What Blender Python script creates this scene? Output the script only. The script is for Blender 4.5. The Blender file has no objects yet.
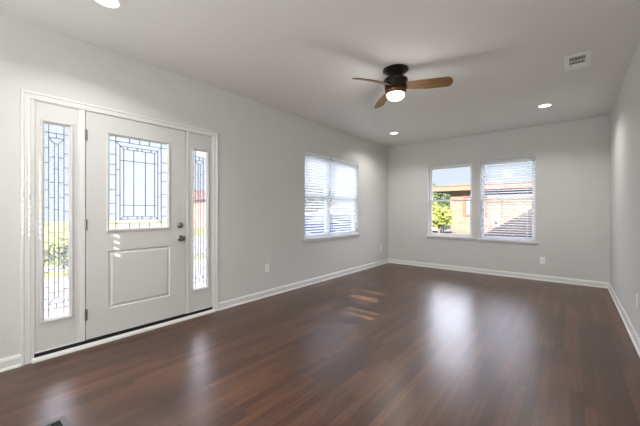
import bpy, bmesh, math, random
from mathutils import Vector, Matrix
random.seed(7)
SC = bpy.context.scene
COL = SC.collection
R = math.radians

# ------------------------------------------------------------------ room measures (metres)
K = 1.0563
LX, BX, BY, RY = -3.374, 0.463, 6.652, -1.2      # left wall, right wall, back wall, rear wall
H = 2.741
WT = 0.16                                          # wall thickness
GZ = -0.38                                         # ground outside
SUNX, SUNZ = 0.25, 0.46                            # the sun travels along (-SUNX, 1, -SUNZ)

# ------------------------------------------------------------------ camera
cam = bpy.data.cameras.new('camera')
cam.sensor_width = 36.0
cam.lens = 306.06 / 640 * 36
cam.shift_y = -2.0 / 640
cam.clip_start = 0.02
co = bpy.data.objects.new('camera', cam)
COL.objects.link(co)
co.location = (0, 0, 1.225)
co.rotation_euler = (R(90), 0, R(39.452))
SC.camera = co

# ------------------------------------------------------------------ world, sun, rear fill lamp, exposure
w = bpy.data.worlds.new('world'); SC.world = w
w.use_nodes = True
nt = w.node_tree
for n in list(nt.nodes): nt.nodes.remove(n)
o_ = nt.nodes.new('ShaderNodeOutputWorld'); bg = nt.nodes.new('ShaderNodeBackground')
tc = nt.nodes.new('ShaderNodeTexCoord'); sp = nt.nodes.new('ShaderNodeSeparateXYZ')
rp = nt.nodes.new('ShaderNodeValToRGB')
nt.links.new(tc.outputs['Generated'], sp.inputs[0]); nt.links.new(sp.outputs['Z'], rp.inputs[0])
nt.links.new(rp.outputs[0], bg.inputs[0]); nt.links.new(bg.outputs[0], o_.inputs[0])
el = rp.color_ramp.elements
el[0].position = 0.0; el[0].color = (0.34, 0.38, 0.43, 1)
el[1].position = 1.0; el[1].color = (0.4, 0.55, 0.8, 1)
for p_, c_ in ((0.21, (0.325, 0.37, 0.44, 1)), (0.30, (4.0, 4.1, 4.7, 1)), (0.50, (3.8, 4.0, 4.7, 1)), (0.60, (0.6, 0.7, 0.9, 1))):
    el.new(p_).color = c_
bg.inputs[1].default_value = 1.5

def lamp(name, kind, loc, energy, color=(1, 1, 1), rot=(0, 0, 0), parent=None, **kw):
    l = bpy.data.lights.new(name, kind); l.energy = energy; l.color = color
    for k, v in kw.items(): setattr(l, k, v)
    o = bpy.data.objects.new(name, l); COL.objects.link(o)
    o.location = loc; o.rotation_euler = rot
    if parent: o.parent = parent
    return o
s = lamp('sun', 'SUN', (6, -12, 8), 15.0, (1.0, 0.93, 0.82), angle=R(0.15))
s.rotation_euler = Vector((-SUNX, 1, -SUNZ)).to_track_quat('-Z', 'Y').to_euler()
# unseen fill lamp added inside the rear wall, standing in for window daylight
lamp('rear_fill', 'AREA', (-1.1, RY + 0.08, 1.45), 27, (0.97, 0.98, 1.0), (R(103), 0, 0), shape='RECTANGLE', size=2.8, size_y=2.2)
RECESSED_W = 8.0
FAN_W = 4.5

vs = SC.view_settings
vs.view_transform = 'Standard'; vs.look = 'None'; vs.gamma = 1.0
vs.exposure = 0.66
vs.use_curve_mapping = False

# ------------------------------------------------------------------ materials
def srgb(r, g, b):
    f = lambda c: (c / 255 / 12.92) if c / 255 <= 0.04045 else ((c / 255 + 0.055) / 1.055) ** 2.4
    return (f(r), f(g), f(b), 1)

def mat(name, col, rough=0.5, metal=0.0, noise=0.0, nscale=8.0, bump=0.0, bscale=200.0, spec=0.5, emit=None, estr=0.0):
    m = bpy.data.materials.new(name); m.use_nodes = True
    t = m.node_tree; p = t.nodes['Principled BSDF']
    p.inputs['Base Color'].default_value = col
    p.inputs['Roughness'].default_value = rough
    p.inputs['Metallic'].default_value = metal
    p.inputs['Specular IOR Level'].default_value = spec
    c = t.nodes.new('ShaderNodeTexCoord')
    if noise:
        n = t.nodes.new('ShaderNodeTexNoise'); n.inputs['Scale'].default_value = nscale; n.inputs['Detail'].default_value = 4
        t.links.new(c.outputs['Object'], n.inputs['Vector'])
        mx = t.nodes.new('ShaderNodeMix'); mx.data_type = 'RGBA'
        a = tuple(max(0, x * (1 - noise)) for x in col[:3]) + (1,)
        b = tuple(min(1, x * (1 + noise)) for x in col[:3]) + (1,)
        mx.inputs[6].default_value = a; mx.inputs[7].default_value = b
        t.links.new(n.outputs['Fac'], mx.inputs[0]); t.links.new(mx.outputs[2], p.inputs['Base Color'])
    if bump:
        n = t.nodes.new('ShaderNodeTexNoise'); n.inputs['Scale'].default_value = bscale; n.inputs['Detail'].default_value = 2
        t.links.new(c.outputs['Object'], n.inputs['Vector'])
        bn = t.nodes.new('ShaderNodeBump'); bn.inputs['Strength'].default_value = bump; bn.inputs['Distance'].default_value = 0.002
        t.links.new(n.outputs['Fac'], bn.inputs['Height']); t.links.new(bn.outputs[0], p.inputs['Normal'])
    if emit:
        p.inputs['Emission Color'].default_value = emit; p.inputs['Emission Strength'].default_value = estr
    return m

M = {}
M['wall'] = mat('greige_wall_paint', srgb(215, 214, 211), 0.7, noise=0.01, nscale=1.5, bump=0.15, bscale=120)
M['ceil'] = mat('flat_ceiling_paint', srgb(232, 230, 227), 0.85, noise=0.01, nscale=1.2)
M['trim'] = mat('white_trim_paint', srgb(229, 228, 225), 0.35, noise=0.01, nscale=2)
M['door'] = mat('pale_grey_door_paint', srgb(214, 213, 210), 0.4, noise=0.008, nscale=2)
M['vinyl'] = mat('white_vinyl', srgb(240, 241, 242), 0.35, noise=0.005)
def slat_mat():
    m = mat('white_blind_slat', srgb(240, 240, 241), 0.45, noise=0.005)
    t = m.node_tree; p = t.nodes['Principled BSDF']; o = t.nodes['Material Output']
    tl = t.nodes.new('ShaderNodeBsdfTranslucent'); tl.inputs[0].default_value = (0.9, 0.92, 0.95, 1)
    mx = t.nodes.new('ShaderNodeMixShader'); mx.inputs[0].default_value = 0.6
    t.links.new(p.outputs[0], mx.inputs[1]); t.links.new(tl.outputs[0], mx.inputs[2]); t.links.new(mx.outputs[0], o.inputs[0])
    return m
M['slat'] = slat_mat()
M['plate'] = mat('white_outlet_plastic', srgb(250, 250, 248), 0.35)
M['slot'] = mat('dark_slot', srgb(40, 38, 36), 0.6)
M['caming'] = mat('dark_lead_caming', srgb(66, 66, 68), 0.5, 0.2, noise=0.1, nscale=30)
M['nickel'] = mat('brushed_nickel', srgb(150, 146, 138), 0.28, 1.0, noise=0.05, nscale=60)
M['rubber'] = mat('black_rubber', srgb(18, 18, 17), 0.7, noise=0.1)
M['bronze'] = mat('dark_bronze_metal', srgb(44, 37, 31), 0.38, 0.6, noise=0.1, nscale=12)
M['copper'] = mat('brown_metal_ring', srgb(110, 70, 38), 0.4, 0.5, noise=0.1, nscale=12)
M['lens'] = mat('lit_lamp_lens', srgb(255, 250, 240), 0.5, emit=(1.0, 0.95, 0.86, 1), estr=3.0)
M['ceilreg'] = mat('white_register_paint', srgb(244, 244, 241), 0.45)
M['duct'] = mat('dark_duct', srgb(60, 60, 56), 0.8, noise=0.15, nscale=30)
M['floorreg'] = mat('pewter_register_metal', srgb(96, 92, 92), 0.4, 0.7, noise=0.08, nscale=40)
M['ext'] = mat('exterior_siding', srgb(190, 186, 178), 0.8, noise=0.05)
M['shingle'] = mat('asphalt_shingles', srgb(92, 84, 78), 0.9, noise=0.25, nscale=20)

def wood_floor():
    m = bpy.data.materials.new('dark_oak_strip_floor'); m.use_nodes = True
    t = m.node_tree; p = t.nodes['Principled BSDF']; L = t.links.new
    c = t.nodes.new('ShaderNodeTexCoord')
    mp = t.nodes.new('ShaderNodeMapping'); mp.inputs['Rotation'].default_value = (0, 0, R(90))
    L(c.outputs['Object'], mp.inputs['Vector'])
    b = t.nodes.new('ShaderNodeTexBrick')
    b.inputs['Scale'].default_value = 1.0; b.inputs['Brick Width'].default_value = 0.85; b.inputs['Row Height'].default_value = 0.060
    b.inputs['Mortar Size'].default_value = 0.0012; b.inputs['Mortar Smooth'].default_value = 0.3; b.inputs['Bias'].default_value = 0.0
    b.offset = 0.37; b.offset_frequency = 3; b.squash = 1.35; b.squash_frequency = 2
    b.inputs['Color1'].default_value = (0, 0, 0, 1); b.inputs['Color2'].default_value = (1, 1, 1, 1); b.inputs['Mortar'].default_value = (0.5, 0.5, 0.5, 1)
    L(mp.outputs[0], b.inputs['Vector'])
    rp = t.nodes.new('ShaderNodeValToRGB')
    e = rp.color_ramp.elements
    e[0].position = 0.18; e[0].color = srgb(54, 35, 25)
    e[1].position = 0.82; e[1].color = srgb(116, 79, 55)
    e.new(0.5).color = srgb(82, 54, 38)
    # grain
    mg = t.nodes.new('ShaderNodeMapping'); mg.inputs['Scale'].default_value = (38, 2.2, 1)
    L(c.outputs['Object'], mg.inputs['Vector'])
    n = t.nodes.new('ShaderNodeTexNoise'); n.inputs['Scale'].default_value = 1.0; n.inputs['Detail'].default_value = 4; n.inputs['Roughness'].default_value = 0.55
    L(mg.outputs[0], n.inputs['Vector'])
    n2 = t.nodes.new('ShaderNodeTexNoise'); n2.inputs['Scale'].default_value = 1.3; n2.inputs['Detail'].default_value = 3
    L(c.outputs['Object'], n2.inputs['Vector'])
    a1 = t.nodes.new('ShaderNodeMath'); a1.operation = 'MULTIPLY'; a1.inputs[1].default_value = 0.30
    L(b.outputs['Color'], a1.inputs[0])
    a2 = t.nodes.new('ShaderNodeMath'); a2.operation = 'MULTIPLY_ADD'; a2.inputs[1].default_value = 0.55
    L(n.outputs['Fac'], a2.inputs[0]); L(a1.outputs[0], a2.inputs[2])
    a3 = t.nodes.new('ShaderNodeMath'); a3.operation = 'MULTIPLY_ADD'; a3.inputs[1].default_value = 0.5
    L(n2.outputs['Fac'], a3.inputs[0]); L(a2.outputs[0], a3.inputs[2])
    a4 = t.nodes.new('ShaderNodeMath'); a4.operation = 'SUBTRACT'; a4.inputs[1].default_value = 0.18
    L(a3.outputs[0], a4.inputs[0]); L(a4.outputs[0], rp.inputs[0])
    mx = t.nodes.new('ShaderNodeMix'); mx.data_type = 'RGBA'; mx.inputs[7].default_value = srgb(38, 28, 23)
    L(b.outputs['Fac'], mx.inputs[0]); L(rp.outputs[0], mx.inputs[6]); L(mx.outputs[2], p.inputs['Base Color'])
    # satin varnish
    mr = t.nodes.new('ShaderNodeMapRange'); mr.inputs[3].default_value = 0.26; mr.inputs[4].default_value = 0.37
    L(n.outputs['Fac'], mr.inputs[0]); L(mr.outputs[0], p.inputs['Roughness'])
    p.inputs['IOR'].default_value = 1.6
    ad = t.nodes.new('ShaderNodeMath'); ad.operation = 'MULTIPLY_ADD'; ad.inputs[1].default_value = -1.0
    L(b.outputs['Fac'], ad.inputs[0]); L(n.outputs['Fac'], ad.inputs[2])
    bn = t.nodes.new('ShaderNodeBump'); bn.inputs['Strength'].default_value = 0.03; bn.inputs['Distance'].default_value = 0.003
    L(ad.outputs[0], bn.inputs['Height']); L(bn.outputs[0], p.inputs['Normal'])
    return m
M['floor'] = wood_floor()

def blade_wood():
    m = bpy.data.materials.new('walnut_blade_wood'); m.use_nodes = True
    t = m.node_tree; p = t.nodes['Principled BSDF']; L = t.links.new
    c = t.nodes.new('ShaderNodeTexCoord'); mp = t.nodes.new('ShaderNodeMapping'); mp.inputs['Scale'].default_value = (4, 60, 1)
    n = t.nodes.new('ShaderNodeTexNoise'); n.inputs['Scale'].default_value = 1.0; n.inputs['Detail'].default_value = 5
    L(c.outputs['Object'], mp.inputs[0]); L(mp.outputs[0], n.inputs['Vector'])
    rp = t.nodes.new('ShaderNodeValToRGB'); e = rp.color_ramp.elements
    e[0].position = 0.3; e[0].color = srgb(88, 64, 42); e[1].position = 0.75; e[1].color = srgb(140, 106, 70)
    L(n.outputs['Fac'], rp.inputs[0]); L(rp.outputs[0], p.inputs['Base Color']); p.inputs['Roughness'].default_value = 0.45
    return m
M['blade'] = blade_wood()

def pane_mat(name, trans, translucent, tint=(1, 1, 1, 1)):
    m = bpy.data.materials.new(name); m.use_nodes = True
    t = m.node_tree; L = t.links.new
    for n in list(t.nodes): t.nodes.remove(n)
    o = t.nodes.new('ShaderNodeOutputMaterial')
    tr = t.nodes.new('ShaderNodeBsdfTransparent'); tr.inputs[0].default_value = tint
    gl = t.nodes.new('ShaderNodeBsdfGlossy'); gl.inputs['Roughness'].default_value = 0.03
    mx = t.nodes.new('ShaderNodeMixShader'); mx.inputs[0].default_value = 0.03
    if translucent:
        tl = t.nodes.new('ShaderNodeBsdfTranslucent'); tl.inputs[0].default_value = (0.70, 0.72, 0.76, 1)
        nz = t.nodes.new('ShaderNodeTexNoise'); nz.inputs['Scale'].default_value = 45; nz.inputs['Detail'].default_value = 2
        cc = t.nodes.new('ShaderNodeTexCoord'); L(cc.outputs['Object'], nz.inputs['Vector'])
        mr = t.nodes.new('ShaderNodeMapRange'); mr.inputs[3].default_value = translucent - 0.12; mr.inputs[4].default_value = translucent + 0.12
        L(nz.outputs['Fac'], mr.inputs[0])
        m2 = t.nodes.new('ShaderNodeMixShader'); L(mr.outputs[0], m2.inputs[0])
        L(tr.outputs[0], m2.inputs[1]); L(tl.outputs[0], m2.inputs[2]); L(m2.outputs[0], mx.inputs[1])
    else:
        L(tr.outputs[0], mx.inputs[1])
    L(gl.outputs[0], mx.inputs[2]); L(mx.outputs[0], o.inputs[0])
    return m
M['glass'] = pane_mat('clear_window_glass', 1, 0)
M['obscure'] = pane_mat('obscure_textured_glass', 1, 0.13)
M['bevelled'] = pane_mat('bevelled_decorative_glass', 1, 0.13)

def brick(name, c1, c2, mortar, rot=(90, 0, 0), bw=0.21, rh=0.07):
    m = bpy.data.materials.new(name); m.use_nodes = True
    t = m.node_tree; p = t.nodes['Principled BSDF']; L = t.links.new
    c = t.nodes.new('ShaderNodeTexCoord'); mp = t.nodes.new('ShaderNodeMapping')
    mp.inputs['Rotation'].default_value = tuple(R(a) for a in rot)
    b = t.nodes.new('ShaderNodeTexBrick'); b.inputs['Scale'].default_value = 1; b.inputs['Brick Width'].default_value = bw; b.inputs['Row Height'].default_value = rh
    b.inputs['Mortar Size'].default_value = 0.008
    b.inputs['Color1'].default_value = c1; b.inputs['Color2'].default_value = c2; b.inputs['Mortar'].default_value = mortar
    L(c.outputs['Object'], mp.inputs[0]); L(mp.outputs[0], b.inputs['Vector']); L(b.outputs['Color'], p.inputs['Base Color'])
    p.inputs['Roughness'].default_value = 0.9
    return m
M['brick'] = brick('orange_brick', srgb(98, 73, 60), srgb(114, 90, 76), srgb(122, 113, 105), rot=(-90, 0, 0))

# ------------------------------------------------------------------ mesh helpers
class MB:
    def __init__(s): s.v = []; s.f = []
    def box(s, a, b):
        x0, y0, z0 = (min(a[i], b[i]) for i in range(3)); x1, y1, z1 = (max(a[i], b[i]) for i in range(3))
        n = len(s.v)
        s.v += [(x0, y0, z0), (x1, y0, z0), (x1, y1, z0), (x0, y1, z0), (x0, y0, z1), (x1, y0, z1), (x1, y1, z1), (x0, y1, z1)]
        s.f += [tuple(n + i for i in q) for q in ((0, 3, 2, 1), (4, 5, 6, 7), (0, 1, 5, 4), (1, 2, 6, 5), (2, 3, 7, 6), (3, 0, 4, 7))]
        return s
    def loops(s, loops, closed=True, cap0=True, cap1=True):
        n = len(s.v); k = len(loops[0])
        for l in loops: s.v += [tuple(p) for p in l]
        for i in range(len(loops) - 1):
            for j in range(k if closed else k - 1):
                a = n + i * k + j; b = n + i * k + (j + 1) % k
                s.f.append((a, b, b + k, a + k))
        if cap0: s.f.append(tuple(n + j for j in reversed(range(k))))
        if cap1: s.f.append(tuple(n + (len(loops) - 1) * k + j for j in range(k)))
        return s
    def lathe(s, prof, seg=32, c=(0, 0, 0), axis='z', cap0=True, cap1=True):
        L = []
        for r, h in prof:
            l = []
            for j in range(seg):
                a = 2 * math.pi * j / seg; p, q = r * math.cos(a), r * math.sin(a)
                l.append({'z': (c[0] + p, c[1] + q, c[2] + h), 'x': (c[0] + h, c[1] + p, c[2] + q), 'y': (c[0] + p, c[1] + h, c[2] + q)}[axis])
            L.append(l)
        return s.loops(L, True, cap0, cap1)
    def tube(s, pts, r, seg=8):
        L = []
        P = [Vector(p) for p in pts]
        for i, p in enumerate(P):
            d = (P[min(i + 1, len(P) - 1)] - P[max(i - 1, 0)]).normalized()
            u = d.cross(Vector((0, 0, 1)))
            if u.length < 1e-3: u = d.cross(Vector((1, 0, 0)))
            u.normalize(); v = d.cross(u)
            L.append([tuple(p + r * (math.cos(2 * math.pi * j / seg) * u + math.sin(2 * math.pi * j / seg) * v)) for j in range(seg)])
        return s.loops(L)
    def prism(s, poly, f, h0, h1):                 # poly of 2-D points, f maps (u, v, h) to 3-D
        return s.loops([[f(u, v, h0) for u, v in poly], [f(u, v, h1) for u, v in poly]])
    def ring(s, f, u0, u1, v0, v1, prof, open_bottom=False):   # prof: (inset, height) pairs across the moulding
        L = []
        for i, hgt in prof:
            vb = v0 if open_bottom else v0 + i
            L.append([f(u0 + i, vb, hgt), f(u0 + i, v1 - i, hgt), f(u1 - i, v1 - i, hgt), f(u1 - i, vb, hgt)])
        return s.loops(L, not open_bottom, False, False)
    def plate(s, f, u0, u1, v0, v1, holes, h0, h1):  # a slab with rectangular holes, one mesh
        us = sorted({u0, u1, *[x for q in holes for x in q[:2]]}); vs_ = sorted({v0, v1, *[x for q in holes for x in q[2:]]})
        us = [x for x in us if u0 <= x <= u1]; vs_ = [x for x in vs_ if v0 <= x <= v1]
        solid = {}
        for i in range(len(us) - 1):
            for j in range(len(vs_) - 1):
                cu, cv = (us[i] + us[i + 1]) / 2, (vs_[j] + vs_[j + 1]) / 2
                solid[i, j] = not any(q[0] < cu < q[1] and q[2] < cv < q[3] for q in holes)
        idx = {}
        def vert(i, j, k):
            if (i, j, k) not in idx:
                idx[i, j, k] = len(s.v); s.v.append(f(us[i], vs_[j], (h0, h1)[k]))
            return idx[i, j, k]
        for (i, j), ok in solid.items():
            if not ok: continue
            for k in (0, 1): s.f.append(tuple(vert(a, b, k) for a, b in ((i, j), (i + 1, j), (i + 1, j + 1), (i, j + 1))))
            for di, dj, e in ((-1, 0, ((i, j), (i, j + 1))), (1, 0, ((i + 1, j), (i + 1, j + 1))), (0, -1, ((i, j), (i + 1, j))), (0, 1, ((i, j + 1), (i + 1, j + 1)))):
                if not solid.get((i + di, j + dj), False):
                    (a, b), (c, d) = e
                    s.f.append((vert(a, b, 0), vert(c, d, 0), vert(c, d, 1), vert(a, b, 1)))
        return s
    def build(s, name, m, parent=None, smooth=False, bevel=0.0, loc=None, fixn=True):
        me = bpy.data.meshes.new(name); me.from_pydata(s.v, [], s.f)
        bm = bmesh.new(); bm.from_mesh(me)
        if fixn: bmesh.ops.recalc_face_normals(bm, faces=bm.faces)
        if bevel: bmesh.ops.bevel(bm, geom=[e for e in bm.edges if len(e.link_faces) == 2 and e.calc_face_angle(0) > 0.6], offset=bevel, segments=2, affect='EDGES', profile=0.6)
        bm.to_mesh(me); bm.free()
        if smooth:
            for p in me.polygons: p.use_smooth = True
        me.materials.append(m)
        o = bpy.data.objects.new(name, me); COL.objects.link(o)
        if smooth:
            try: me.set_sharp_from_angle(angle=R(40))
            except Exception: pass
        if parent: o.parent = parent
        if loc: o.location = loc
        return o

def LW(u, v, h): return (LX + h, u, v)             # left wall: u = y, v = z, h = out into the room
def BW(u, v, h): return (u, BY - h, v)             # back wall: u = x
def RW(u, v, h): return (BX - h, u, v)             # right wall
def NW(u, v, h): return (u, RY + h, v)             # rear wall

def tag(o, label, cat, group=None):
    o['label'] = label; o['category'] = cat
    if group: o['group'] = group
    return o
def struct(o, label=None, cat=None):
    o['kind'] = 'structure'
    if label: o['label'] = label
    if cat: o['category'] = cat
    return o
def thing(name, label, cat, loc=(0, 0, 0), rz=0, group=None):
    o = bpy.data.objects.new(name, None); COL.objects.link(o); o.location = loc; o.rotation_euler = (0, 0, rz)
    o.empty_display_size = 0.1
    return tag(o, label, cat, group)
def copy_tree(o, parent=None):
    c = o.copy(); COL.objects.link(c)
    if parent: c.parent = parent
    for ch in list(o.children): copy_tree(ch, c)
    return c

# ------------------------------------------------------------------ the room shell
DU0, DU1, DTOP = 0.403 * K, 1.951 * K, 2.012 * K + 0.02           # rough opening of the entry (inside the casing)
WLh = (3.509 * K, 5.05 * K, 0.722 * K, 2.092 * K)                 # double window in the left wall
B1 = (-2.294 * K, -1.460 * K, 0.655 * K, 2.072 * K)               # back wall windows
B2 = (-1.322 * K, -0.474 * K, 0.640 * K, 2.090 * K)
RA = (-3.15, -2.25, 0.85, 2.56)                                   # rear wall windows
RB = (-1.75, -0.40, 0.85, 2.56)

struct(MB().box((LX - WT, RY - WT, -0.12), (BX + WT, BY + WT, 0)).build('floor', M['floor']), 'dark brown oak strip floor with a satin sheen', 'floor')
struct(MB().box((LX - WT, RY - WT, H), (BX + WT, BY + WT, H + 0.1)).build('ceiling', M['ceil']), 'flat pale grey painted ceiling', 'ceiling')
struct(MB().plate(LW, RY - WT, BY + WT, 0, H, [(DU0, DU1, -1, DTOP), WLh], -WT, 0).build('wall_left', M['wall']), 'long pale greige wall with the front door and a wide window', 'wall')
struct(MB().plate(BW, LX, BX, 0, H, [B1, B2], -WT, 0).build('wall_back', M['wall']), 'far greige wall with two windows', 'wall')
struct(MB().plate(RW, RY - WT, BY + WT, 0, H, [], -WT, 0).build('wall_right', M['wall']), 'plain greige wall at the right edge', 'wall')
struct(MB().plate(NW, LX, BX, 0, H, [RA, RB], -WT, 0).build('wall_rear', M['wall']), 'wall behind the viewer', 'wall')
# gabled roof of this house (its shade falls on the neighbour)
ox0, oz0 = LX - WT - 0.35, 2.95 - 0.637 * 0.35
rx, rz = 2.2, 2.95 + 0.637 * (2.2 - (LX - WT))
# keep the prism above the ceiling: flat bottom at the ceiling top
rb = [(LX - WT, 2.95), (rx, rz), (2 * rx - LX + WT, 2.95)]
struct(MB().loops([[(x, y, z) for x, z in rb] for y in (RY - WT, BY + WT + 0.33)]).build('roof', M['shingle']), 'gabled roof over this room', 'roof')

# baseboards with a shoe moulding: profile (height along v, thickness h)
BH = 0.088 * K
def base(name, f, u0, u1):
    prof = [(0, 0), (0, 0.026), (0.012, 0.024), (0.019, 0.014), (BH - 0.022, 0.014), (BH - 0.014, 0.010), (BH - 0.006, 0.009), (BH, 0.004), (BH, 0)]
    return struct(MB().loops([[f(u0, v, h) for v, h in prof], [f(u1, v, h) for v, h in prof]]).build(name, M['trim']), None)
CO0, CO1, CTOP = 0.345 * K, 2.0 * K, 2.074 * K                    # outer edge of the door casing
base('baseboard_left', LW, CO1, BY)['label'] = 'white baseboard from the front door to the far corner'
base('baseboard_left.001', LW, RY, CO0)['label'] = 'short white baseboard left of the front door'
base('baseboard_back', BW, LX, BX)['label'] = 'white baseboard under the two far windows'
base('baseboard_right', RW, RY, BY)['label'] = 'white baseboard along the right wall'
base('baseboard_rear', NW, LX, BX)['label'] = 'white baseboard behind the viewer'

# ------------------------------------------------------------------ the entry: casing, jambs, door, sidelights
cw = DU0 - CO0
casing = MB().ring(LW, CO0, CO1, 0, CTOP, [(0, 0), (0, 0.013), (0.004, 0.017), (0.016, 0.017), (0.021, 0.012), (0.026, 0.010), (0.030, 0.012), (0.040, 0.010), (cw - 0.006, 0.010), (cw, 0.006), (cw, -0.005)], open_bottom=True).build('trim_1', M['trim'])
struct(casing, 'white moulded casing around the front door and its sidelights', 'door casing')
D0, D1, DZ0, DZ1 = 0.746 * K, 1.613 * K, 0.062 * K, 2.010 * K     # door leaf
JM = 0.012
jamb = MB()
S0, S1 = DU0 + 0.018, 0.702 * K                                   # left sidelight panel
T0, T1 = 1.648 * K, DU1 - 0.018                                   # right sidelight panel
jamb.box(LW(DU0, 0.0, 0.004), LW(DU0 + 0.018, DTOP, -WT)).box(LW(DU1 - 0.018, 0.0, 0.004), LW(DU1, DTOP, -WT))
jamb.box(LW(DU0 + 0.018, DZ1 + 0.006, 0.004), LW(DU1 - 0.018, DTOP, -WT))
jamb.box(LW(S1, 0.0622, 0.004), LW(D0 - 0.006, DZ1 + 0.006, -WT)).box(LW(D1 + 0.005, 0.0622, 0.004), LW(T0, DZ1 + 0.006, -WT))
jamb.box(LW(D0 - 0.006, 0.06, -0.05), LW(D0 + 0.012, DZ1, -WT)).box(LW(D1 - 0.012, 0.06, -0.05), LW(D1 + 0.005, DZ1, -WT))
struct(jamb.build('trim_2', M['trim'], bevel=0.002), 'white door jambs and posts between door and sidelights', 'door jamb')
thr = MB().loops([[LW(u, v, h) for v, h in ((0, 0.03), (0.016, 0.028), (0.026, 0.012), (0.03, 0.0), (0.03, -WT - 0.03), (0, -WT - 0.03))] for u in (DU0, DU1)])
struct(thr.build('trim_3', M['trim']), 'white threshold strip under the front door', 'threshold')
sw = MB().box(LW(DU0 + 0.018, 0.03, -0.002), LW(DU1 - 0.018, 0.0622, -0.045))
struct(sw.build('trim_4', M['rubber']), 'black weather strip along the foot of the front door', 'weather strip')

def caming_bar(mb, p, q, wd=0.005, h0=-0.026, h1=-0.014):
    (u0, v0), (u1, v1) = p, q
    d = Vector((u1 - u0, v1 - v0)); n = Vector((-d.y, d.x)).normalized() * wd / 2
    mb.prism([(u0 + n.x, v0 + n.y), (u1 + n.x, v1 + n.y), (u1 - n.x, v1 - n.y), (u0 - n.x, v0 - n.y)], LW, h0, h1)

LITE = [(0, -0.004), (0, 0.010), (0.006, 0.014), (0.014, 0.012), (0.020, 0.004), (0.026, -0.008), (0.026, -0.03)]
def lite_frame(g, parent, name='lite_frame', out=0.022):
    return MB().ring(LW, g[0] - out, g[1] + out, g[2] - out, g[3] + out, LITE).build(name, M['door'], parent)

# door leaf with an opening for the glass and a moulded lower panel
G = (0.916 * K, 1.428 * K, 0.998 * K, 1.844 * K)
P_ = (0.908 * K, 1.455 * K, 0.285 * K, 0.806 * K)
leaf = MB().plate(LW, D0, D1, DZ0, DZ1, [G, P_], -0.045, 0.0)
leaf.ring(LW, *P_, [(0, 0), (0.004, -0.001), (0.012, -0.010), (0.022, -0.010), (0.036, -0.002), (0.040, -0.0015)])
pi = 0.040
leaf.v += [LW(P_[0] + pi, P_[2] + pi, -0.0015), LW(P_[1] - pi, P_[2] + pi, -0.0015), LW(P_[1] - pi, P_[3] - pi, -0.0015), LW(P_[0] + pi, P_[3] - pi, -0.0015)]
leaf.f.append(tuple(range(len(leaf.v) - 4, len(leaf.v))))
leaf.box(LW(P_[0], P_[2], -0.03), LW(P_[1], P_[3], -0.045))
door = struct(leaf.build('door_1', M['door']), 'pale grey front door with a large leaded glass pane', 'door')
lite_frame(G, door)
MB().box(LW(G[0], G[2], -0.016), LW(G[1], G[3], -0.024)).build('glass_pane', M['obscure'], door)
c_ = MB()
gw, gh = G[1] - G[0], G[3] - G[2]
q = lambda a, b: (G[0] + a * gw, G[2] + b * gh)
def dl(a, b, c, d, wd=0.0036): caming_bar(c_, q(a, b), q(c, d), wd)
for x in (0.11, 0.89): dl(x, 0.0, x, 1.0)
for z in (0.055, 0.945): dl(0, z, 1, z)
for x in (0.235, 0.765): dl(x, 0.13, x, 0.87)
for z in (0.13, 0.87): dl(0.235, z, 0.765, z)
for x, s_ in ((0.11, 1), (0.89, -1)):
    for z, t_ in ((0.055, 1), (0.945, -1)): dl(x, z, x + s_ * 0.125, z + t_ * 0.075)
for x in (0.175, 0.825): dl(x, 0.095, x, 0.905)
for x in (0.40, 0.60): dl(x, 0.13, x, 0.87)
for z in (0.255, 0.745): dl(0.175, z, 0.825, z)
for z in (0.10, 0.90):
    dl(0.175, z, 0.825, z, 0.003)
    for x in (0.30, 0.46, 0.54, 0.70): dl(x, min(z, 0.13 if z < 0.5 else 0.87), x, max(z, 0.13 if z < 0.5 else 0.87), 0.004)
for z in (0.02, 0.98): pass
for x in (0.33, 0.5, 0.67):
    dl(x, 0, x, 0.055); dl(x, 0.945, x, 1)
for z in (0.16, 0.27, 0.42, 0.58, 0.69, 0.80): dl(0, z, 0.11, z); dl(0.89, z - 0.03, 1, z - 0.03)
for z in (0.36, 0.64): dl(0.11, z, 0.175, z); dl(0.825, z, 0.89, z)
c_.build('caming', M['caming'], door)
# hardware
def round_set(name, y, z, prof, extra=None):
    b = MB().lathe(prof, 28, LW(y, z, 0), 'x')
    o = b.build(name, M['nickel'], door, smooth=True)
    return o
db = round_set('deadbolt', 1.556 * K, 1.010 * K, [(0.001, 0.0), (0.034, 0.0), (0.034, 0.006), (0.028, 0.014), (0.020, 0.017), (0.001, 0.017)])
MB().box(LW(1.556 * K - 0.005, 1.010 * K - 0.015, 0.016), LW(1.556 * K + 0.005, 1.010 * K + 0.015, 0.030)).build('thumb_turn', M['nickel'], db, bevel=0.002)
kb = round_set('door_knob', 1.560 * K, 0.872 * K, [(0.001, 0.0), (0.034, 0.0), (0.034, 0.005), (0.026, 0.012), (0.013, 0.016), (0.012, 0.032), (0.020, 0.038), (0.028, 0.048), (0.029, 0.058), (0.024, 0.068), (0.012, 0.072), (0.001, 0.072)])
MB().box(LW(D1 - 0.001, 0.872 * K - 0.028, 0.0015), LW(D1 + 0.002, 0.872 * K + 0.028, -0.03)).build('latch_plate', M['nickel'], door)
for z in (1.806, 1.041, 0.276):
    b = MB().lathe([(0.0065, -0.05), (0.0065, 0.05)], 12, LW(D0 - 0.004, z * K, 0.009), 'z')
    b.lathe([(0.004, 0.05), (0.0045, 0.054), (0.002, 0.057)], 12, LW(D0 - 0.004, z * K, 0.009), 'z')
    b.box(LW(D0 - 0.004, z * K - 0.048, 0.0015), LW(D0 + 0.012, z * K + 0.048, 0.0))
    b.build('hinge', M['nickel'], door, smooth=True)

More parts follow.
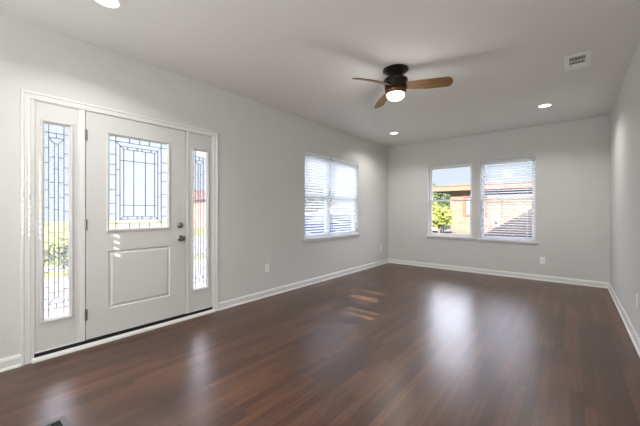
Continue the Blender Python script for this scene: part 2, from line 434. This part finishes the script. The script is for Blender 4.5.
def sidelight(name, u0, u1, g, label):
    zt = DZ1 + 0.006
    h = -0.004
    f2 = lambda u, v, hh: LW(u, v, hh + h)
    o = MB().plate(f2, u0, u1, 0.062, zt, [g], -0.04, 0.0)
    # stops round the panel
    o.ring(f2, u0, u1, 0.062, zt, [(0, 0.005), (0.006, 0.004), (0.010, 0.0)])
    o = struct(o.build(name, M['door']), label, 'window')
    MB().ring(f2, g[0] - 0.022, g[1] + 0.022, g[2] - 0.022, g[3] + 0.022, LITE).build('lite_frame', M['door'], o)
    MB().box(f2(g[0], g[2], -0.016), f2(g[1], g[3], -0.024)).build('glass_pane', M['bevelled'], o)
    c = MB(); w_, h_ = g[1] - g[0], g[3] - g[2]
    q = lambda a, b: (g[0] + a * w_, g[2] + b * h_)
    def bar(a, b, c2, d, wd=0.0036): caming_bar(c, q(a, b), q(c2, d), wd, -0.038, -0.026)
    for x in (0.20, 0.80): bar(x, 0, x, 1)
    for z in (0.045, 0.955): bar(0, z, 1, z)
    for x in (0.42, 0.58): bar(x, 0.10, x, 0.90)
    # shallow bowl at head and foot
    for z0, sg in ((0.93, -1), (0.07, 1)):
        pts = [(0.20 + 0.6 * i / 8, z0 + sg * 0.03 * math.sin(math.pi * i / 8)) for i in range(9)]
        for a, b in zip(pts, pts[1:]): bar(a[0], a[1], b[0], b[1])
        bar(0.20, z0, 0.80, z0)
        bar(0.5, z0, 0.5, 0.955 if sg < 0 else 0.045)
    for z in (0.10, 0.16, 0.235, 0.30, 0.39, 0.48, 0.57, 0.66, 0.71, 0.80, 0.875):
        bar(0, z, 0.20, z); bar(0.80, z - 0.02, 1, z - 0.02)
    for z in (0.13, 0.25, 0.33, 0.44, 0.62, 0.70, 0.83): bar(0.20, z, 0.42, z); bar(0.58, z, 0.80, z)
    for z in (0.18, 0.38, 0.56, 0.77): bar(0.42, z, 0.58, z)
    c.build('caming', M['caming'], o)
    return o
sidelight('window_1', S0, S1, (0.478 * K, 0.637 * K, 0.303 * K, 1.857 * K), 'narrow leaded glass sidelight left of the front door')
sidelight('window_2', T0, T1, (1.708 * K, 1.868 * K, 0.300 * K, 1.832 * K), 'narrow leaded glass sidelight right of the front door')

# ------------------------------------------------------------------ hung windows
def hung_window(name, f, hole, label, mull=None, meet=0.505, back=0.075):
    u0, u1, v0, v1 = hole
    hb = -back
    fr = MB().plate(f, u0, u1, v0, v1, [(u0 + 0.022, u1 - 0.022, v0 + 0.022, v1 - 0.022)] if mull is None else
                    [(u0 + 0.022, mull - 0.025, v0 + 0.022, v1 - 0.022), (mull + 0.025, u1 - 0.022, v0 + 0.022, v1 - 0.022)], hb - 0.075, hb)
    fr = struct(fr.build(name, M['vinyl'], bevel=0.002), label, 'window')
    bays = [(u0 + 0.022, u1 - 0.022)] if mull is None else [(u0 + 0.022, mull - 0.025), (mull + 0.025, u1 - 0.022)]
    vm = v0 + (v1 - v0) * meet
    for a, b in bays:
        for lo, (p0, p1, d) in enumerate(((v0 + 0.022, vm + 0.02, 0.008), (vm - 0.02, v1 - 0.022, 0.042))):
            sash = MB().plate(f, a + 0.001, b - 0.001, p0, p1, [(a + 0.034, b - 0.034, p0 + 0.036, p1 - 0.036)], hb - d - 0.03, hb - d).build('sash', M['vinyl'], fr, bevel=0.002)
            MB().box(f(a + 0.033, p0 + 0.035, hb - d - 0.012), f(b - 0.033, p1 - 0.035, hb - d - 0.018)).build('pane', M['glass'], sash)
    # stool and apron
    st = MB().box(f(u0 + 0.0005, v0 - 0.012, hb - 0.02), f(u1 - 0.0005, v0 + 0.006, 0.0))
    st.box(f(u0 - 0.045, v0 - 0.022, 0.0), f(u1 + 0.045, v0 + 0.006, 0.032))
    st.build('window_sill', M['trim'], fr, bevel=0.003)
    MB().loops([[f(u, v, h) for v, h in ((v0 - 0.022, 0), (v0 - 0.022, 0.014), (v0 - 0.05, 0.012), (v0 - 0.062, 0.006), (v0 - 0.062, 0))] for u in (u0 - 0.025, u1 + 0.025)]).build('apron', M['trim'], fr)
    return fr
MULL = 4.20 * K
hung_window('window_3', LW, WLh, 'wide double window in the left wall', MULL)
hung_window('window_4', BW, B1, 'left window of the far wall, looking onto a brick house')
hung_window('window_5', BW, B2, 'right window of the far wall, with its blind half open')

def blind(f, u0, u1, vt, vb, tilt, label, group, h=-0.03, pitch=0.0465, cords=2, wand=True):
    o = thing('window_blind', label, 'blind', f((u0 + u1) / 2, vb, h), 0, group)
    off = Vector(o.location)
    g = lambda u, v, hh: tuple(Vector(f(u, v, hh)) - off)
    MB().box(g(u0, vt, h + 0.026), g(u1, vt - 0.045, h - 0.026)).build('headrail', M['slat'], o, bevel=0.003)
    MB().box(g(u0 + 0.004, vb + 0.002, h + 0.025), g(u1 - 0.004, vb + 0.020, h - 0.025)).build('bottom_rail', M['slat'], o, bevel=0.004)
    sl = MB(); v = vt - 0.045 - pitch * 0.6
    ct, s_ = math.cos(R(tilt)), math.sin(R(tilt))
    while v > vb + 0.03:
        top, bot = [], []
        for i in range(5):
            a = -0.025 + 0.05 * i / 4; cr = 0.003 * (1 - (2 * i / 4 - 1) ** 2)
            for lst, t in ((top, 0.0014), (bot, -0.0014)):
                # room side edge (positive h) sits lower
                lst.append((h + a * ct + (cr + t) * s_, v - a * s_ + (cr + t) * ct))
        pr = top + bot[::-1]
        sl.loops([[g(u0 + 0.005, y, x) for x, y in pr], [g(u1 - 0.005, y, x) for x, y in pr]])
        v -= pitch
    sl.build('slats', M['slat'], o)
    for i in range(cords):
        u = u0 + 0.12 + (u1 - u0 - 0.24) * i / max(1, cords - 1)
        c = MB()
        for dh in (0.027, -0.027): c.box(g(u - 0.0015, vt - 0.04, h + dh - 0.0008), g(u + 0.0015, vb + 0.01, h + dh + 0.0008))
        c.build('ladder_cord', M['slat'], o)
    if wand:
        MB().tube([g(u0 + 0.07, vt - 0.04, h + 0.034), g(u0 + 0.07, vt - 0.75, h + 0.036)], 0.004, 8).build('tilt_wand', M['vinyl'], o, smooth=True)
    return o
TILT_L, TILT_R = -34, -15
blind(LW, WLh[0] + 0.006, MULL - 0.008, WLh[3] - 0.002, WLh[2] + 0.007, TILT_L, 'white slatted blind in the nearer half of the left wall window', 'slatted blinds in the left wall window')
blind(LW, MULL + 0.008, WLh[1] - 0.006, WLh[3] - 0.002, WLh[2] + 0.007, TILT_L, 'white slatted blind in the farther half of the left wall window', 'slatted blinds in the left wall window')
blind(BW, B2[0] + 0.006, B2[1] - 0.006, B2[3] - 0.002, B2[2] + 0.007, TILT_R, 'white slatted blind in the right window of the far wall', None)

# rear windows behind the viewer: frames and nearly closed blinds that let small spots of sun through
for i, hole in enumerate((RA, RB)):
    hung_window('window_%d' % (6 + i), NW, hole, ('tall window behind the viewer near the entry', 'tall window straight behind the viewer')[i])
def closed_blind(hole, gaps, label):
    # gaps: (u0, u1, v0, v1) openings left in the closed slats
    o = thing('window_blind', label, 'blind', ((hole[0] + hole[1]) / 2, RY, hole[2]))
    off = Vector(o.location)
    g = lambda u, v, hh: tuple(Vector(NW(u, v, hh)) - off)
    MB().plate(g, hole[0] + 0.002, hole[1] - 0.002, hole[2] + 0.008, hole[3] - 0.002, gaps, -0.034, -0.031).build('slats', M['slat'], o)
    MB().box(g(hole[0] + 0.002, hole[3] - 0.002, -0.005), g(hole[1] - 0.002, hole[3] - 0.02, -0.03)).build('headrail', M['slat'], o)
    return o
def back_project(P):                                # from a sunlit point back to the blind plane
    t = P[1] - (RY - 0.032)
    return (P[0] + SUNX * t, P[2] + SUNZ * t)
gaps = []
def add_dots(x, y, z0, z1, wid, hgt, n):
    for i in range(n):
        u, v = back_project((x, y, z0 + (z1 - z0) * i / max(1, n - 1)))
        gaps.append((u - wid / 2, u + wid / 2, v - hgt / 2, v + hgt / 2))
add_dots(LX + 0.0085, 0.424, 1.03, 1.30, 0.0085, 0.021, 7)
add_dots(LX + 0.0085, 0.424, 1.38, 1.69, 0.0085, 0.021, 8)
add_dots(LX, 1.03, 0.80, 0.985, 0.012, 0.022, 4)
closed_blind(RA, gaps, 'closed white slatted blind behind the viewer near the entry')
gaps = []
for x0, x1, y, d in ((-2.52, -2.12, 4.075, 0.08), (-2.44, -2.02, 3.72, 0.15), (-2.16, -1.76, 3.22, 0.07), (-2.10, -1.72, 3.06, 0.08)):
    (u0, v0), (u1, v1) = back_project((x0, y - d / 2, 0)), back_project((x1, y + d / 2, 0))
    gaps.append((u0, u0 + x1 - x0, v0, v1) if v1 > v0 else (u0, u0 + x1 - x0, v1, v0))
gaps = [(max(a, RB[0] + 0.01), min(b, RB[1] - 0.01), c, d) for a, b, c, d in gaps]
closed_blind(RB, gaps, 'closed white slatted blind straight behind the viewer')

# ------------------------------------------------------------------ ceiling fan
FC = Vector((-1.385 * K, 2.894 * K, H))
fan = thing('ceiling_fan', 'dark bronze flush ceiling fan with three brown wooden blades and a lit globe', 'ceiling fan', FC)
MB().lathe([(0.001, 0), (0.135, 0), (0.135, -0.008), (0.112, -0.026), (0.078, -0.055), (0.060, -0.078), (0.062, -0.094)], 40).build('canopy', M['bronze'], fan, smooth=True)
MB().lathe([(0.055, -0.092), (0.098, -0.096), (0.122, -0.104), (0.128, -0.114), (0.126, -0.126), (0.118, -0.130), (0.118, -0.135), (0.116, -0.175), (0.112, -0.225), (0.06, -0.226)], 40).build('motor_housing', M['bronze'], fan, smooth=True)
MB().lathe([(0.06, -0.222), (0.111, -0.226), (0.106, -0.252), (0.098, -0.260), (0.06, -0.260)], 40).build('light_ring', M['copper'], fan, smooth=True)
MB().lathe([(0.08, -0.255), (0.094, -0.258), (0.095, -0.272), (0.089, -0.292), (0.072, -0.309), (0.047, -0.320), (0.02, -0.325), (0.001, -0.3255)], 40).build('light_globe', M['lens'], fan, smooth=True)
lamp('fan_bulb', 'POINT', (0, 0, -0.40), FAN_W, (1.0, 0.98, 0.95), parent=fan, shadow_soft_size=0.12)
for k, ang in enumerate((15.45, 137.45, 250.45)):
    b = MB(); L = []
    N = 22
    pitch, z0 = R(19), -0.180
    for i in range(N + 1):
        t = i / N; r = 0.09 + 0.475 * t
        wd = 0.048 + 0.024 * math.sin(min(1, t * 1.5) * math.pi / 2) - 0.006 * t
        if t > 0.9: wd *= math.sqrt(max(0.02, 1 - ((t - 0.9) / 0.105) ** 2))
        bow = 0.018 * math.sin(math.pi * t)                # a gentle sweep in plan
        zc = z0 - 0.035 * t
        top, bot = [], []
        for j in range(5):
            a = (-1 + 2 * j / 4) * wd
            y_ = bow + a * math.cos(pitch); z_ = zc - a * math.sin(pitch)
            top.append((r, y_, z_ + 0.004)); bot.append((r, y_, z_ - 0.004))
        L.append(top + bot[::-1])
    b.loops(L)
    bl = b.build('fan_blade', M['blade'], fan, smooth=True)
    bl.rotation_euler = (0, 0, R(ang))
    MB().box((0.075, -0.03, -0.176), (0.16, 0.03, -0.166)).build('blade_arm', M['bronze'], bl, bevel=0.003)

# ------------------------------------------------------------------ recessed ceiling lights
def downlight(x, y, label):
    o = thing('recessed_light', label, 'ceiling light', (x, y, H), 0, 'recessed ceiling lights')
    MB().lathe([(0.070, -0.002), (0.072, -0.006), (0.088, -0.007), (0.096, -0.004), (0.097, 0.0)], 36, cap0=False, cap1=False).build('trim_ring', M['ceilreg'], o, smooth=True)
    MB().lathe([(0.001, -0.0045), (0.072, -0.0045), (0.072, 0.0), (0.001, 0.0)], 36).build('lens', M['lens'], o)
    lamp('downlight_lamp', 'AREA', (0, 0, -0.02), RECESSED_W, (1.0, 0.985, 0.965), parent=o, shape='DISK', size=0.14, spread=R(140))
    return o
downlight(-0.302, 5.446, 'lit recessed ceiling light nearest the far right corner')
downlight(-2.669, 5.507, 'lit recessed ceiling light nearest the far left corner')
downlight(-2.583, 0.728, 'lit recessed ceiling light above the front door, cut by the top edge')
downlight(-0.302, 0.73, 'lit recessed ceiling light above the viewer')

# ------------------------------------------------------------------ ceiling register
vx0, vx1, vy0, vy1 = -0.06, 0.148, 3.855, 4.240
reg = thing('air_vent', 'white rectangular ceiling register with dark louvres', 'vent', ((vx0 + vx1) / 2, (vy0 + vy1) / 2, H))
hx, hy = (vx1 - vx0) / 2, (vy1 - vy0) / 2
CW = lambda u, v, h: (u, v, -h)
ops = (-hx + 0.040, hx - 0.045, -hy + 0.055, hy - 0.055)
MB().plate(CW, -hx, hx, -hy, hy, [ops], 0.0, 0.008).build('frame', M['ceilreg'], reg, bevel=0.002)
MB().box((ops[0], ops[2], -0.0006), (ops[1], ops[3], -0.0002)).build('duct_opening', M['duct'], reg)
b1 = ops[2] + (ops[3] - ops[2]) * 0.40; b2 = ops[2] + (ops[3] - ops[2]) * 0.72
for bb in (b1, b2): MB().box((ops[0], bb - 0.006, -0.0075), (ops[1], bb + 0.006, -0.001)).build('divider', M['ceilreg'], reg)
fin = MB()
n = 11
for i in range(n):
    x = ops[0] + (ops[1] - ops[0]) * (i + 0.5) / n
    for y0, y1 in ((ops[2], b1 - 0.006), (b1 + 0.006, b2 - 0.006)):
        fin.loops([[(x - 0.0015, y, -0.001), (x + 0.0005, y, -0.001), (x + 0.0025, y, -0.0075), (x + 0.0005, y, -0.0075)] for y in (y0, y1)])
y = b2 + 0.010
while y < ops[3]:
    fin.loops([[(x, y, -0.001), (x, y + 0.002, -0.001), (x, y + 0.009, -0.0075), (x, y + 0.006, -0.0075)] for x in (ops[0], ops[1])]); y += 0.010
fin.build('louvre', M['ceilreg'], reg)

# ------------------------------------------------------------------ floor register (bottom edge of the view)
fr0 = thing('floor_register', 'pewter floor register at the bottom left edge', 'vent', (-2.20, 0.37, 0))
MB().plate(lambda u, v, h: (u, v, h), -0.145, 0.145, -0.075, 0.075, [(-0.108, 0.108, -0.045, 0.045)], 0.0, 0.005).build('frame', M['floorreg'], fr0, bevel=0.0015)
MB().box((-0.108, -0.045, 0.0004), (0.108, 0.045, 0.001)).build('duct_opening', M['rubber'], fr0)
fin = MB()
for i in range(14):
    x = -0.108 + 0.216 * (i + 0.5) / 14
    fin.box((x - 0.002, -0.045, 0.001), (x + 0.002, 0.045, 0.004))
fin.box((-0.108, -0.002, 0.001), (0.108, 0.002, 0.0042))
fin.build('grille', M['bronze'], fr0)

# ------------------------------------------------------------------ electrical outlets
def outlet(f, u, v, label):
    o = thing('electrical_outlet', label, 'outlet', f(u, v, 0), 0, 'white wall outlets')
    off = Vector(o.location)
    g = lambda a, b, h: tuple(Vector(f(u + a, v + b, h)) - off)
    MB().box(g(-0.037, -0.060, 0.0002), g(0.037, 0.060, 0.006)).build('faceplate', M['plate'], o, bevel=0.0025)
    for dz in (0.021, -0.021):
        poly = [(0.0165 * math.cos(a) , dz + max(-0.0135, min(0.0135, 0.0175 * math.sin(a)))) for a in [2 * math.pi * i / 20 for i in range(20)]]
        s1 = MB().prism(poly, g, 0.006, 0.0075).build('socket', M['plate'], o)
        MB().box(g(-0.0075, dz - 0.002, 0.0074), g(-0.0055, dz + 0.007, 0.0078)).box(g(0.0055, dz - 0.002, 0.0074), g(0.0075, dz + 0.006, 0.0078)).box(g(-0.002, dz - 0.010, 0.0074), g(0.002, dz - 0.006, 0.0078)).build('slots', M['slot'], s1)
    MB().lathe([(0.001, 0.0), (0.0032, 0.0), (0.0028, 0.001), (0.001, 0.0012)], 10).v
    MB().box(g(-0.002, -0.002, 0.006), g(0.002, 0.002, 0.0072)).build('screw', M['nickel'], o)
    return o
outlet(LW, 2.75 * K, 0.386 * K, 'white outlet on the left wall between the front door and the window')
outlet(LW, 5.963 * K, 0.362 * K, 'white outlet on the left wall near the far corner')
outlet(BW, -0.378 * K, 0.335 * K, 'white outlet on the far wall right of the windows')
outlet(RW, 3.79 * K, 0.379 * K, 'white outlet on the right wall, cut by the picture edge')

# ------------------------------------------------------------------ outside: ground
M['lawn'] = mat('dry_green_lawn', srgb(112, 116, 50), 0.95, noise=0.3, nscale=3)
M['concrete'] = mat('pale_concrete', srgb(138, 136, 133), 0.85, noise=0.08, nscale=2)
M['asphalt'] = mat('grey_asphalt', srgb(118, 118, 118), 0.9, noise=0.1, nscale=4)
struct(MB().box((-60, -30, GZ - 0.2), (30, 60, GZ)).build('ground', M['lawn']), 'lawn around the houses', 'ground')
struct(MB().box((-9.4, -30, GZ), (-8.2, 60, GZ + 0.02)).build('pavement', M['concrete']), 'pale concrete pavement along the street', 'pavement')
struct(MB().box((-18.5, -30, GZ), (-10.6, 60, GZ + 0.015)).build('street', M['asphalt']), 'grey street beyond the front lawn', 'street')
struct(MB().box((-8.2, -3.0, GZ), (LX - WT - 1.2, 6.5, GZ + 0.02)).build('front_path', M['concrete']), 'wide pale paving before the front door', 'path')
struct(MB().box((LX - WT - 1.2, 0.4, GZ), (LX - WT, 2.2, -0.02)).build('porch_step', M['concrete']), 'concrete stoop outside the front door', 'step')
struct(MB().box((-10.6, 13.0, GZ), (-5.6, 30.0, GZ + 0.02)).build('driveway', M['concrete']), 'pale driveway beside the brick house', 'driveway')

# neighbour's brick house seen through the far windows
M['fascia'] = mat('orange_fascia_paint', srgb(116, 80, 64), 0.7, noise=0.06, nscale=3)
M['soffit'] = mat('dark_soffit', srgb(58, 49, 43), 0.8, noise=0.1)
M['found'] = mat('dark_foundation', srgb(96, 82, 76), 0.9, noise=0.2)
M['redwood'] = mat('red_window_frame', srgb(140, 62, 46), 0.6, noise=0.05)
M['bluepane'] = mat('reflective_window_pane', srgb(110, 126, 136), 0.15, noise=0.05)
M['darkmetal'] = mat('dark_painted_metal', srgb(70, 62, 58), 0.6, 0.2, noise=0.1)
M['greymetal'] = mat('grey_meter_metal', srgb(170, 166, 160), 0.4, 0.4, noise=0.05)
NY = 17.0
nb = thing('brick_house', 'orange brick house with a low roof seen through the far windows', 'house', (-5.0, NY, GZ))
def P(x, y, z): return (x + 5.0, y - NY, z - GZ)
MB().plate(lambda u, v, h: P(u, NY + h, v), -5.0, 9.0, 0.12, 2.62, [(-4.36, -3.30, 0.96, 2.02)], 0.0, 0.3).box(P(-5.0, NY + 0.3, 0.12), P(-4.7, NY + 8, 2.62)).build('wall', M['brick'], nb)
MB().box(P(-5.02, NY - 0.02, GZ), P(9.02, NY + 8.02, 0.12)).build('foundation', M['found'], nb)
MB().box(P(-5.8, NY - 0.62, 2.26), P(9.8, NY - 0.58, 2.52)).box(P(-5.84, NY - 0.62, 2.26), P(-5.8, NY + 8.6, 2.52)).build('fascia', M['fascia'], nb)
MB().box(P(-5.8, NY - 0.58, 2.30), P(9.8, NY + 8.6, 2.34)).build('soffit', M['soffit'], nb)
MB().loops([[P(x, NY - 0.66, 2.53), P(x, NY + 4, 2.75), P(x, NY + 8.7, 2.53), P(x, NY + 8.7, 2.50), P(x, NY - 0.66, 2.50)] for x in (-5.9, 9.9)]).build('roof', M['shingle'], nb)
wn = MB().plate(lambda u, v, h: P(u, NY + h, v), -4.36, -3.30, 0.96, 2.02, [(-4.20, -3.40, 1.06, 1.92)], -0.05, 0.1).build('window', M['redwood'], nb)
MB().box(P(-4.2, NY + 0.02, 1.06), P(-3.4, NY + 0.05, 1.92)).build('pane', M['bluepane'], wn)
for x in (-3.24, -2.60):
    MB().box(P(x - 0.03, NY - 0.07, 0.92), P(x + 0.03, NY, 2.30)).build('conduit', M['darkmetal'], nb)
mt = MB().box(P(-2.98, NY - 0.12, 0.42), P(-2.68, NY, 0.86)).build('meter_box', M['greymetal'], nb, bevel=0.01)
MB().lathe([(0.09, 0), (0.09, -0.08), (0.07, -0.11), (0.001, -0.12)], 20, P(-2.83, NY - 0.12, 0.70), 'y').build('meter_dial', M['darkmetal'], mt, smooth=True)

# shrubs and trees
M['leaf'] = mat('yellow_green_leaves', srgb(112, 118, 56), 0.7, noise=0.35, nscale=6)
M['leafdark'] = mat('mid_green_leaves', srgb(64, 80, 40), 0.7, noise=0.35, nscale=6)
M['bark'] = mat('grey_brown_bark', srgb(110, 92, 76), 0.9, noise=0.2, nscale=10)
def foliage(c, rad, n, size):
    b = MB()
    for _ in range(n):
        d = Vector((random.gauss(0, 1), random.gauss(0, 1), random.gauss(0, 1))).normalized()
        rr = random.uniform(0.55, 1.0) * (0.85 + 0.25 * math.sin(5 * d.x + 3 * d.z) * math.cos(4 * d.y))
        p = Vector(c) + Vector((d.x * rad[0], d.y * rad[1], d.z * rad[2])) * rr
        u = Vector((random.gauss(0, 1), random.gauss(0, 1), random.gauss(0, 1))).normalized()
        v = u.orthogonal().normalized(); s1 = size * random.uniform(0.6, 1.3)
        k = len(b.v)
        b.v += [tuple(p - u * s1), tuple(p + v * s1 * 0.5), tuple(p + u * s1), tuple(p - v * s1 * 0.5)]
        b.f.append((k, k + 1, k + 2, k + 3))
    return b
def shrub(name, loc, rad, label, cat, leaf='leaf', trunk=0.0, n=900, size=0.09, tr=0.06):
    o = thing(name, label, cat, (loc[0], loc[1], GZ))
    foliage((0, 0, trunk + rad[2]), rad, n, size).build('foliage', M[leaf], o, fixn=False)
    st = MB()
    st.tube([(0, 0, 0), (0.02, 0.01, (trunk + rad[2]) * 0.5), (0, 0.03, trunk + rad[2] * 1.2)], tr, 8)
    for a in range(4):
        st.tube([(0, 0, trunk * 0.8 + 0.1), (rad[0] * 0.4 * math.cos(a * 1.6), rad[1] * 0.4 * math.sin(a * 1.6), trunk + rad[2] * 1.1)], tr * 0.5, 6)
    st.build('trunk', M['bark'], o)
    return o
shrub('leafy_shrub', (-4.70, 14.2), (0.75, 0.7, 0.58), 'yellow green shrub left of the brick house, through the left far window', 'shrub', trunk=0.80, n=1100)
shrub('round_bush', (-8.9, 1.75), (0.55, 1.1, 0.35), 'yellow green bush by the street, through the left sidelight', 'shrub', trunk=0.3, n=700, size=0.07, tr=0.03)
shrub('street_tree', (-20.5, 24.0), (2.0, 2.4, 1.7), 'green tree across the street, through the wide left window', 'tree', 'leafdark', trunk=1.3, n=1000, size=0.24, tr=0.15)
shrub('leafy_tree', (-8.6, 26.0), (1.6, 1.0, 1.5), 'green tree behind the driveway, through the left far window', 'tree', 'leafdark', trunk=0.9, n=900, size=0.16, tr=0.1)

# house across the street
M['pinkwall'] = mat('pinkish_house_siding', srgb(140, 106, 94), 0.85, noise=0.06)
M['redroof'] = mat('red_brown_roof', srgb(96, 62, 52), 0.9, noise=0.15, nscale=8)
def far_house(loc, L_, label, wall, roofm):
    o = thing('street_house', label, 'house', (loc[0], loc[1], GZ))
    MB().box((-6, 0, 0), (0, L_, 2.7)).build('wall', wall, o)
    MB().loops([[(0.5, y, 2.6), (-3, y, 3.7), (-6.5, y, 2.6)] for y in (-0.5, L_ + 0.5)]).build('roof', roofm, o)
    for y in (1.5, L_ - 2.8):
        wf = MB().plate(lambda u, v, h: (h, u, v), y, y + 1.3, 0.9, 2.1, [(y + 0.08, y + 1.22, 0.98, 2.02)], 0.0, 0.04).build('window', M['vinyl'], o)
        MB().box((0.01, y + 0.08, 0.98), (0.02, y + 1.22, 2.02)).build('pane', M['bluepane'], wf)
    MB().box((0.0, L_ / 2 - 0.5, 0.1), (0.05, L_ / 2 + 0.5, 2.2)).build('door', M['redwood'], o)
    return o
far_house((-25, 14.4), 8.0, 'pinkish house across the street, through the right sidelight', M['pinkwall'], M['redroof'])
far_house((-27, 25.0), 11.0, 'pale house across the street, through the wide left window', M['ext'], M['redroof'])

# parked cars
M['tyre'] = mat('black_tyre', srgb(28, 28, 28), 0.8, noise=0.1)
M['hub'] = mat('silver_hub', srgb(170, 170, 172), 0.35, 0.8)
M['carglass'] = mat('dark_car_glass', srgb(48, 54, 62), 0.1)
M['tail'] = mat('red_tail_lamp', srgb(190, 40, 40), 0.3)
def car(loc, rz, paint, label, group=None):
    o = thing('parked_car', label, 'car', loc, rz)
    prof = [(-2.15, 0.30), (-2.18, 0.62), (-2.08, 0.88), (-1.55, 0.94), (-0.95, 1.38), (-0.55, 1.46), (0.35, 1.44), (0.65, 1.34), (1.20, 0.93), (1.95, 0.82), (2.15, 0.66), (2.18, 0.32)]
    L = []
    for y, in_, in_top in ((-0.86, 0.06, 0), (-0.80, 0.0, 0), (0.80, 0.0, 0), (0.86, 0.06, 0)):
        l = []
        for x, z in prof:
            yy = y * (1 - max(0, z - 0.9) * 0.32)
            l.append((x * (1 - in_ * 0.3), yy, z if z < 0.4 else z - in_ * 0.5))
        L.append(l)
    MB().loops(L).build('body', paint, o, smooth=True)
    g = MB()
    for sd in (-1, 1):
        pl = [(-1.35, 0.96), (-0.90, 1.32), (0.55, 1.30), (0.98, 0.96)]
        g.loops([[(x, sd * (0.865 * (1 - max(0, z - 0.9) * 0.32) + e), z) for x, z in pl] for e in (-0.03, 0.004)])
    for x0, z0, x1, z1 in ((-1.50, 0.985, -1.02, 1.35), (1.17, 0.98, 0.72, 1.32)):
        sx = -0.02 if x0 < 0 else 0.02
        g.loops([[(x0 + e, -0.66, z0), (x1 + e, -0.58, z1), (x1 + e, 0.58, z1), (x0 + e, 0.66, z0)] for e in (0, sx)])
    g.build('window_glass', M['carglass'], o)
    for x in (-1.32, 1.36):
        for sd in (-1, 1):
            w_ = MB().lathe([(0.20, -0.09), (0.29, -0.10), (0.315, -0.07), (0.315, 0.07), (0.29, 0.10), (0.20, 0.09)], 24, (x, sd * 0.78, 0.315), 'y').build('wheel', M['tyre'], o, smooth=True)
            MB().lathe([(0.001, -0.098), (0.20, -0.094), (0.20, 0.094), (0.001, 0.098)], 20, (x, sd * 0.78, 0.315), 'y').build('hubcap', M['hub'], w_)
    for sd in (-1, 1):
        MB().box((-2.20, sd * 0.55 - 0.15, 0.64), (-2.10, sd * 0.55 + 0.15, 0.78)).build('tail_lamp', M['tail'], o, bevel=0.01)
    return o
car((-11.8, 13.6, GZ + 0.015), R(90), mat('navy_car_paint', srgb(44, 58, 104), 0.25, 0.3), 'dark blue car on the street, through the wide left window')
car((-13.8, 19.6, GZ + 0.015), R(90), mat('charcoal_car_paint', srgb(70, 68, 70), 0.25, 0.3), 'dark grey car on the street, through the farther half of the wide window')
car((-7.6, 22.5, GZ + 0.02), R(-90), mat('silver_car_paint', srgb(150, 150, 149), 0.3, 0.3), 'pale silver car on the driveway beside the brick house')
